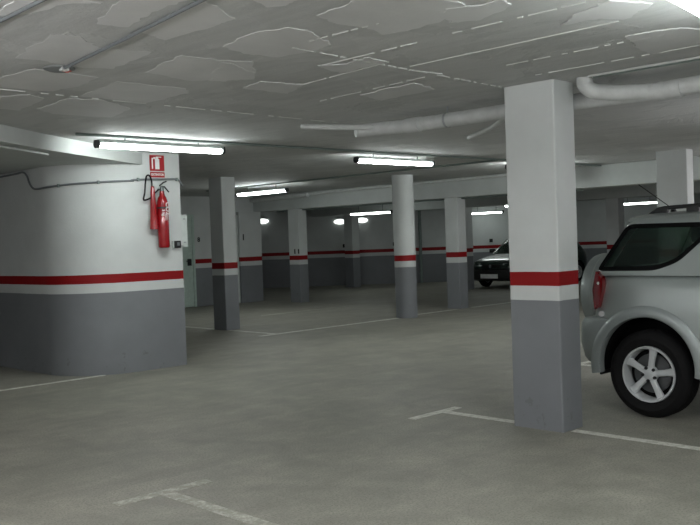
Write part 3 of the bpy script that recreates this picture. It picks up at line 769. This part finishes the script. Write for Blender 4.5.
    # arch flares
    if p.get('flare'):
        for wu in p['axles']:
            for s in (-1, 1):
                bm = BM(); secs = []
                a0, a1 = p['flare_ang'] if wu == p['axles'][-1] else p['flare_ang']
                for k in range(33):
                    a = radians(a0+(a1-a0)*k/32); ring = []
                    ra, ro = p['arch']-.012, p['flare']
                    for r_, v in ((ra, hw-.05), (ra-.004, hw+.005), (ra+.006, hw+.022), (ra+.03, hw+.028), (ro-.02, hw+.020), (ro, hw+.004), (ro+.002, hw-.05)):
                        ring.append((wu+r_*cos(a), s*v, p['archz']+r_*sin(a)))
                    secs.append(ring)
                loft(bm, secs); obj('wheel_arch_flare', bm, p['cladding'], t, 40)
    return t

# silver off-roader -------------------------------------------------------
SUV = dict(hw=.862, L=4.0, R=.345, rim=.222, tw=.225, zb=.30, belt=1.12, roofz=1.56, paint='silver_car_paint', cladding='silver_cladding',
    axles=(.80, 3.29), arch=.405, archz=.405, flare=.482, flare_ang=(-10, 187), border=.035, wheel_turn=10,
    sections=[(.10, .60, .40, .74), (.13, .70, .34, .82), (.22, .79, .31, .90), (.45, .84, .29, .97), (.9, .86, .28, 1.03), (1.3, .862, .28, 1.115), (2.0, .862, .28, 1.135), (2.8, .862, .28, 1.14), (3.35, .862, .30, 1.145), (3.58, .855, .34, 1.145), (3.71, .825, .37, 1.14), (3.785, .77, .40, 1.13), (3.82, .68, .44, 1.10)],
    rings=[(1.12, 1.15, 3.755, .825, .07), (1.52, 1.83, 3.525, .715, .07), (1.555, 1.92, 3.505, .70, .08), (1.585, 2.02, 3.47, .67, .10), (1.608, 2.15, 3.42, .60, .12), (1.622, 2.35, 3.25, .42, .13)],
    side_windows=[[(3.22, 1.16), (3.735, 1.155), (3.50, 1.53), (2.72, 1.525), (2.82, 1.43), (3.04, 1.225)], [(2.42, 1.165), (2.92, 1.165), (2.66, 1.535), (2.30, 1.535), (2.30, 1.165)], [(1.62, 1.165), (2.22, 1.165), (2.22, 1.535), (2.02, 1.535), (1.78, 1.36)]],
    screen=[(-.64, 1.16), (.64, 1.16), (.56, 1.53), (-.56, 1.53)], rear_screen=[(-.60, 1.17), (.60, 1.17), (.52, 1.50), (-.52, 1.50)],
    seats=[(1.95, (-.38, .38)), (2.95, (-.42, 0, .42))])
SUV['side_windows'][1] = [(2.30, 1.165), (2.88, 1.165), (2.60, 1.525), (2.30, 1.525)]
suv = make_car(SUV, 'car', 'silver off-road car parked at the right edge, rear wheel in view')
hw = .862
# parts particular to the silver car
bm = BM(); secs = []
for z, uu, w, r in ((.40, 3.90, .79, .16), (.44, 3.93, .825, .2), (.56, 3.95, .845, .2), (.72, 3.94, .85, .2), (.765, 3.915, .84, .2), (.775, 3.86, .80, .2)):
    secs.append([(x, y, z) for x, y in rrect(3.62, uu, w+.012, r, rf=.02)])
loft(bm, secs); bp = obj('rear_bumper', bm, 'silver_cladding', suv, 40)
bm2 = BM(); lathe(bm2, [(0, -1.2), (.405, -1.2), (.405, 1.2), (0, 1.2)], 40, 'Y', (3.29, 0, .405)); boolean(bp, [cutobj(bm2)])
bp.data.set_sharp_from_angle(angle=radians(38))
bm = BM(); secs = []
for z, uu, w, r in ((.30, .12, .72, .2), (.36, .02, .80, .25), (.50, .0, .83, .25), (.60, .02, .83, .25), (.64, .08, .80, .25)):
    secs.append([(x, y, z) for x, y in rrect(uu, .45, w+.01, .02, rf=r)])
loft(bm, secs); bp = obj('front_bumper', bm, 'silver_cladding', suv, 40)
bm2 = BM(); lathe(bm2, [(0, -1.2), (.405, -1.2), (.405, 1.2), (0, 1.2)], 40, 'Y', (.80, 0, .405)); boolean(bp, [cutobj(bm2)])
bm = BM(); box(bm, .03, .13, -.36, .36, .66, .80, .02); obj('grille', bm, 'black_plastic', suv)
for s in (-1, 1):
    bm = BM(); a, b = sorted((s*.42, s*.74)); box(bm, .10, .26, a, b, .68, .84, .04); obj('headlamp', bm, 'headlamp_lens', suv, 50)
    # tail lamps wrap the rear corner (u, z outline, thickness in v)
    out = round_poly([(3.715, 1.165), (3.66, 1.11), (3.645, 1.06), (3.66, .97), (3.69, .86), (3.75, .835), (3.775, 1.0)][::-1], .02)
    bm = BM()
    def vv(u): 
        return .868 if u < 3.62 else .868-((u-3.62)/.17)**2*.075
    A = [bm.verts.new((u, s*(vv(u)+.006), z)) for u, z in out]; B = [bm.verts.new((u, s*(vv(u)-.06), z)) for u, z in out]
    n = len(A); bm.faces.new(A); bm.faces.new(B[::-1])
    for k in range(n): bm.faces.new((A[k], A[(k+1)%n], B[(k+1)%n], B[k]))
    bmesh.ops.triangulate(bm, faces=[f for f in bm.faces if len(f.verts) > 4])
    tl = obj('tail_light', bm, 'tail_light_red', suv, 50)
    bm = BM(); lathe(bm, [(0, 0), (.013, 0), (.010, s*.006), (0, s*.008)], 16, 'Y', (3.69, s*(vv(3.69)+.004), 1.06)); obj('reflector', bm, 'tail_light_clear', tl, 40)
    bm = BM(); lathe(bm, [(0, 0), (.020, 0), (.017, s*.008), (0, s*.01)], 18, 'Y', (3.665, s*(vv(3.665)-.002), .812)); lathe(bm, [(.020, 0), (.024, 0), (.024, s*.006), (.020, s*.006)], 18, 'Y', (3.665, s*(vv(3.665)), .812)); obj('marker_lamp', bm, 'tail_light_clear', suv, 40)
    # roof rails
    v = s*.56
    bm = BM(); tube(bm, [(3.38, v, 1.595), (3.33, v, 1.625), (3.25, v, 1.648), (2.9, v, 1.657), (2.4, v, 1.657), (2.22, v, 1.645), (2.12, v, 1.60)], .017, 10, smoothpts=3)
    for q in (3.27, 3.02, 2.62): box(bm, q-.05, q+.05, v-.018, v+.018, 1.59, 1.655, .006)
    obj('roof_rail', bm, 'black_plastic', suv, 40)
    bm = BM(); box(bm, 1.45, 1.56, min(s*.86, s*1.03), max(s*.86, s*1.03), 1.10, 1.24, .03); obj('wing_mirror', bm, 'silver_car_paint', suv, 50)
    for q in (2.12, 2.62):
        bm = BM(); box(bm, q, q+.17, min(s*.86, s*.895), max(s*.86, s*.895), .985, 1.02, .01); obj('door_handle', bm, 'silver_car_paint', suv, 50)
    bm = BM(); box(bm, 1.35, 2.80, min(s*.85, s*.885), max(s*.85, s*.885), .36, .52, .02); obj('side_cladding', bm, 'silver_cladding', suv, 50)
    bm = BM()
    for q in (1.30, 2.25): box(bm, q-.004, q+.004, min(s*.858, s*.8645), max(s*.858, s*.8645), .5, 1.06)
    obj('door_seam', bm, 'black_plastic', suv)
bm = BM(); tube(bm, [(3.27, .35, 1.62), (3.31, .35, 1.66), (3.58, .35, 1.86)], .004, 8); lathe(bm, [(0, 1.60), (.03, 1.605), (.02, 1.65), (0, 1.66)], 12, org=(3.28, .35, 0)); obj('roof_antenna', bm, 'black_plastic', suv, 40)
# spoiler lip of the roof above the tailgate
bm = BM(); secs = [[(x, y, z) for x, y in rrect(3.3, uu, w, .1, rf=.03)] for z, uu, w in ((1.535, 3.525, .695), (1.55, 3.545, .70), (1.575, 3.53, .685), (1.59, 3.50, .66))]
loft(bm, secs); obj('roof_spoiler', bm, 'silver_car_paint', suv, 40)
# spare wheel with hard cover
bm = BM(); lathe(bm, [(0, 3.90), (.30, 3.90), (.34, 3.92), (.355, 3.96), (.358, 4.12), (.345, 4.165), (.30, 4.185), (0, 4.19)], 56, 'X', (0, 0, .92)); sw = obj('spare_wheel_cover', bm, 'silver_cladding', suv, 40)
bm = BM(); lathe(bm, [(.356, 4.06), (.360, 4.063), (.360, 4.07), (.356, 4.073)], 56, 'X', (0, 0, .92)); obj('cover_trim_ring', bm, 'silver_car_paint', sw, 40)
# mud flap
for s in (-1, 1):
    bm = BM(); box(bm, 3.70, 3.715, min(s*.62, s*.83), max(s*.62, s*.83), .31, .45); obj('mud_flap', bm, 'black_plastic', suv)
bm = BM(); tube(bm, [(3.0, .35, .32), (3.7, .35, .30), (3.93, .35, .29)], .025, 10); obj('exhaust_pipe', bm, 'brake_metal', suv, 40)
# side rub: number plate at the rear
bm = BM(); box(bm, 3.965, 3.98, -.78, -.48, .60, .76, .003); obj('number_plate', bm, 'plate_white', suv)
suv.location = (7.40, .085, 0); suv.rotation_euler = (0, 0, pi/2)
# with rz=90deg: u -> +Y (tail toward +Y), v -> -X : near side is v=+hw

# small dark green hatchback ----------------------------------------------
HB = dict(hw=.80, L=3.8, R=.29, rim=.18, tw=.175, zb=.2, belt=.88, roofz=1.36, paint='dark_green_car_paint', cladding='black_plastic',
    axles=(.70, 3.15), arch=.33, archz=.31, flare=None, flare_ang=(0, 180), border=.02,
    sections=[(.0, .48, .36, .58), (.03, .60, .28, .66), (.12, .72, .24, .72), (.35, .79, .21, .78), (.8, .80, .2, .85), (1.1, .80, .2, .91), (2.0, .80, .2, .93), (3.0, .80, .22, .94), (3.5, .79, .26, .94), (3.7, .74, .3, .92), (3.78, .64, .36, .88)],
    rings=[(.90, .98, 3.62, .76, .16), (1.30, 1.66, 3.30, .63, .14), (1.35, 1.76, 3.22, .60, .13), (1.39, 1.9, 3.1, .54, .12), (1.41, 2.1, 2.9, .40, .12)],
    side_windows=[[(1.38, .94), (2.22, .94), (2.22, 1.28), (1.82, 1.28)], [(2.32, .94), (3.28, .94), (3.12, 1.28), (2.32, 1.28)]],
    screen=[(-.62, .93), (.62, .93), (.52, 1.29), (-.52, 1.29)], rear_screen=[(-.56, .96), (.56, .96), (.48, 1.27), (-.48, 1.27)],
    seats=[(1.75, (-.34, .34)), (2.75, (-.34, .34))])
hb = make_car(HB, 'car', 'small dark green hatchback parked facing us beyond the front pillar')
bm = BM(); secs = []
for z, uu, w, r in ((.20, .08, .66, .2), (.25, -.04, .76, .25), (.38, -.08, .79, .28), (.50, -.06, .79, .28), (.54, .02, .76, .25)):
    secs.append([(x, y, z) for x, y in rrect(uu, .34, w, .02, rf=r)])
loft(bm, secs); obj('front_bumper', bm, 'black_plastic', hb, 40)
bm = BM(); box(bm, -.10, -.08, -.28, .28, .275, .39, .003); pl = obj('number_plate', bm, 'plate_white', hb)
bm = BM(); box(bm, -.02, .04, -.30, .30, .56, .64, .01); obj('grille', bm, 'black_plastic', hb)
bm = BM(); lathe(bm, [(0, -.03), (.045, -.03), (.045, -.015), (0, -.015)], 16, 'X', (0, 0, .60)); obj('badge', bm, 'chrome', hb)
for s in (-1, 1):
    bm = BM(); a, b = sorted((s*.36, s*.70)); box(bm, .0, .14, a, b, .56, .68, .03)
    for v in bm.verts: v.co.x += abs(v.co.y)**2*.18
    obj('headlamp', bm, 'headlamp_lens', hb, 50)
    bm = BM(); box(bm, 1.22, 1.32, min(s*.78, s*.95), max(s*.78, s*.95), .93, 1.04, .025); obj('wing_mirror', bm, 'black_plastic', hb, 50)
    bm = BM(); tube(bm, [(.99+.10, s*.69, .925), (1.62, s*.585, 1.30)], .012, 8); obj('windscreen_trim', bm, 'chrome', hb, 50)
bm = BM(); tube(bm, [(.95, .5, .915), (1.0, .1, .93), (1.2, -.4, 1.0)], .006, 6); obj('wiper', bm, 'black_plastic', hb)
hb.location = (19.65, 14.55, 0); hb.rotation_euler = (0, 0, 0)

GROUPS = {'concrete_pillar': 'square painted pillars', 'fluorescent_light': 'fluorescent strip lights', 'bulkhead_lamp': 'oval lamps on the far wall',
    'wall_number_mark': 'bay number marks on the far wall', 'parking_line': 'white bay markings on the floor', 'ceiling_beam': 'long ceiling beams', 'ceiling_conduit': 'conduits on the ceiling', 'car': 'parked cars'}
for o in C.objects:
    g = GROUPS.get(o.name.split('.')[0])
    if g and o.parent is None and 'label' in o: o['group'] = g
# ------------------------------------------------------------------ camera
cam = bpy.data.cameras.new('camera'); co = bpy.data.objects.new('camera', cam); C.objects.link(co)
cam.sensor_width = 36; cam.lens = 897/700*36; cam.clip_start = .05; cam.clip_end = 200
p_, r_, y_ = radians(-1.5746), radians(-2.0423), radians(44.572)
cp, sp, cr, sr = cos(p_), sin(p_), cos(r_), sin(r_)
right = Vector((1, 0, 0)); fw = Vector((0, cp, sp)); up = Vector((0, -sp, cp))
r2 = cr*right+sr*up; u2 = -sr*right+cr*up
B_ = Vector((cos(y_), sin(y_), 0)); A_ = Vector((-sin(y_), cos(y_), 0)); Z_ = Vector((0, 0, 1))
tw = lambda v: Vector((v.dot(B_), v.dot(A_), v.dot(Z_)))
r2, u2, f2 = tw(r2), tw(u2), tw(fw)
co.matrix_world = Matrix(((r2.x, u2.x, -f2.x, 0), (r2.y, u2.y, -f2.y, 0), (r2.z, u2.z, -f2.z, 1.5), (0, 0, 0, 1)))
scn.camera = co
w = bpy.data.worlds.new('world'); scn.world = w; w.use_nodes = True
w.node_tree.nodes['Background'].inputs[0].default_value = (.02, .022, .022, 1)
vs = scn.view_settings; vs.view_transform = 'Standard'; vs.look = 'None'; vs.gamma = 1; vs.exposure = 2.1; vs.use_curve_mapping = False
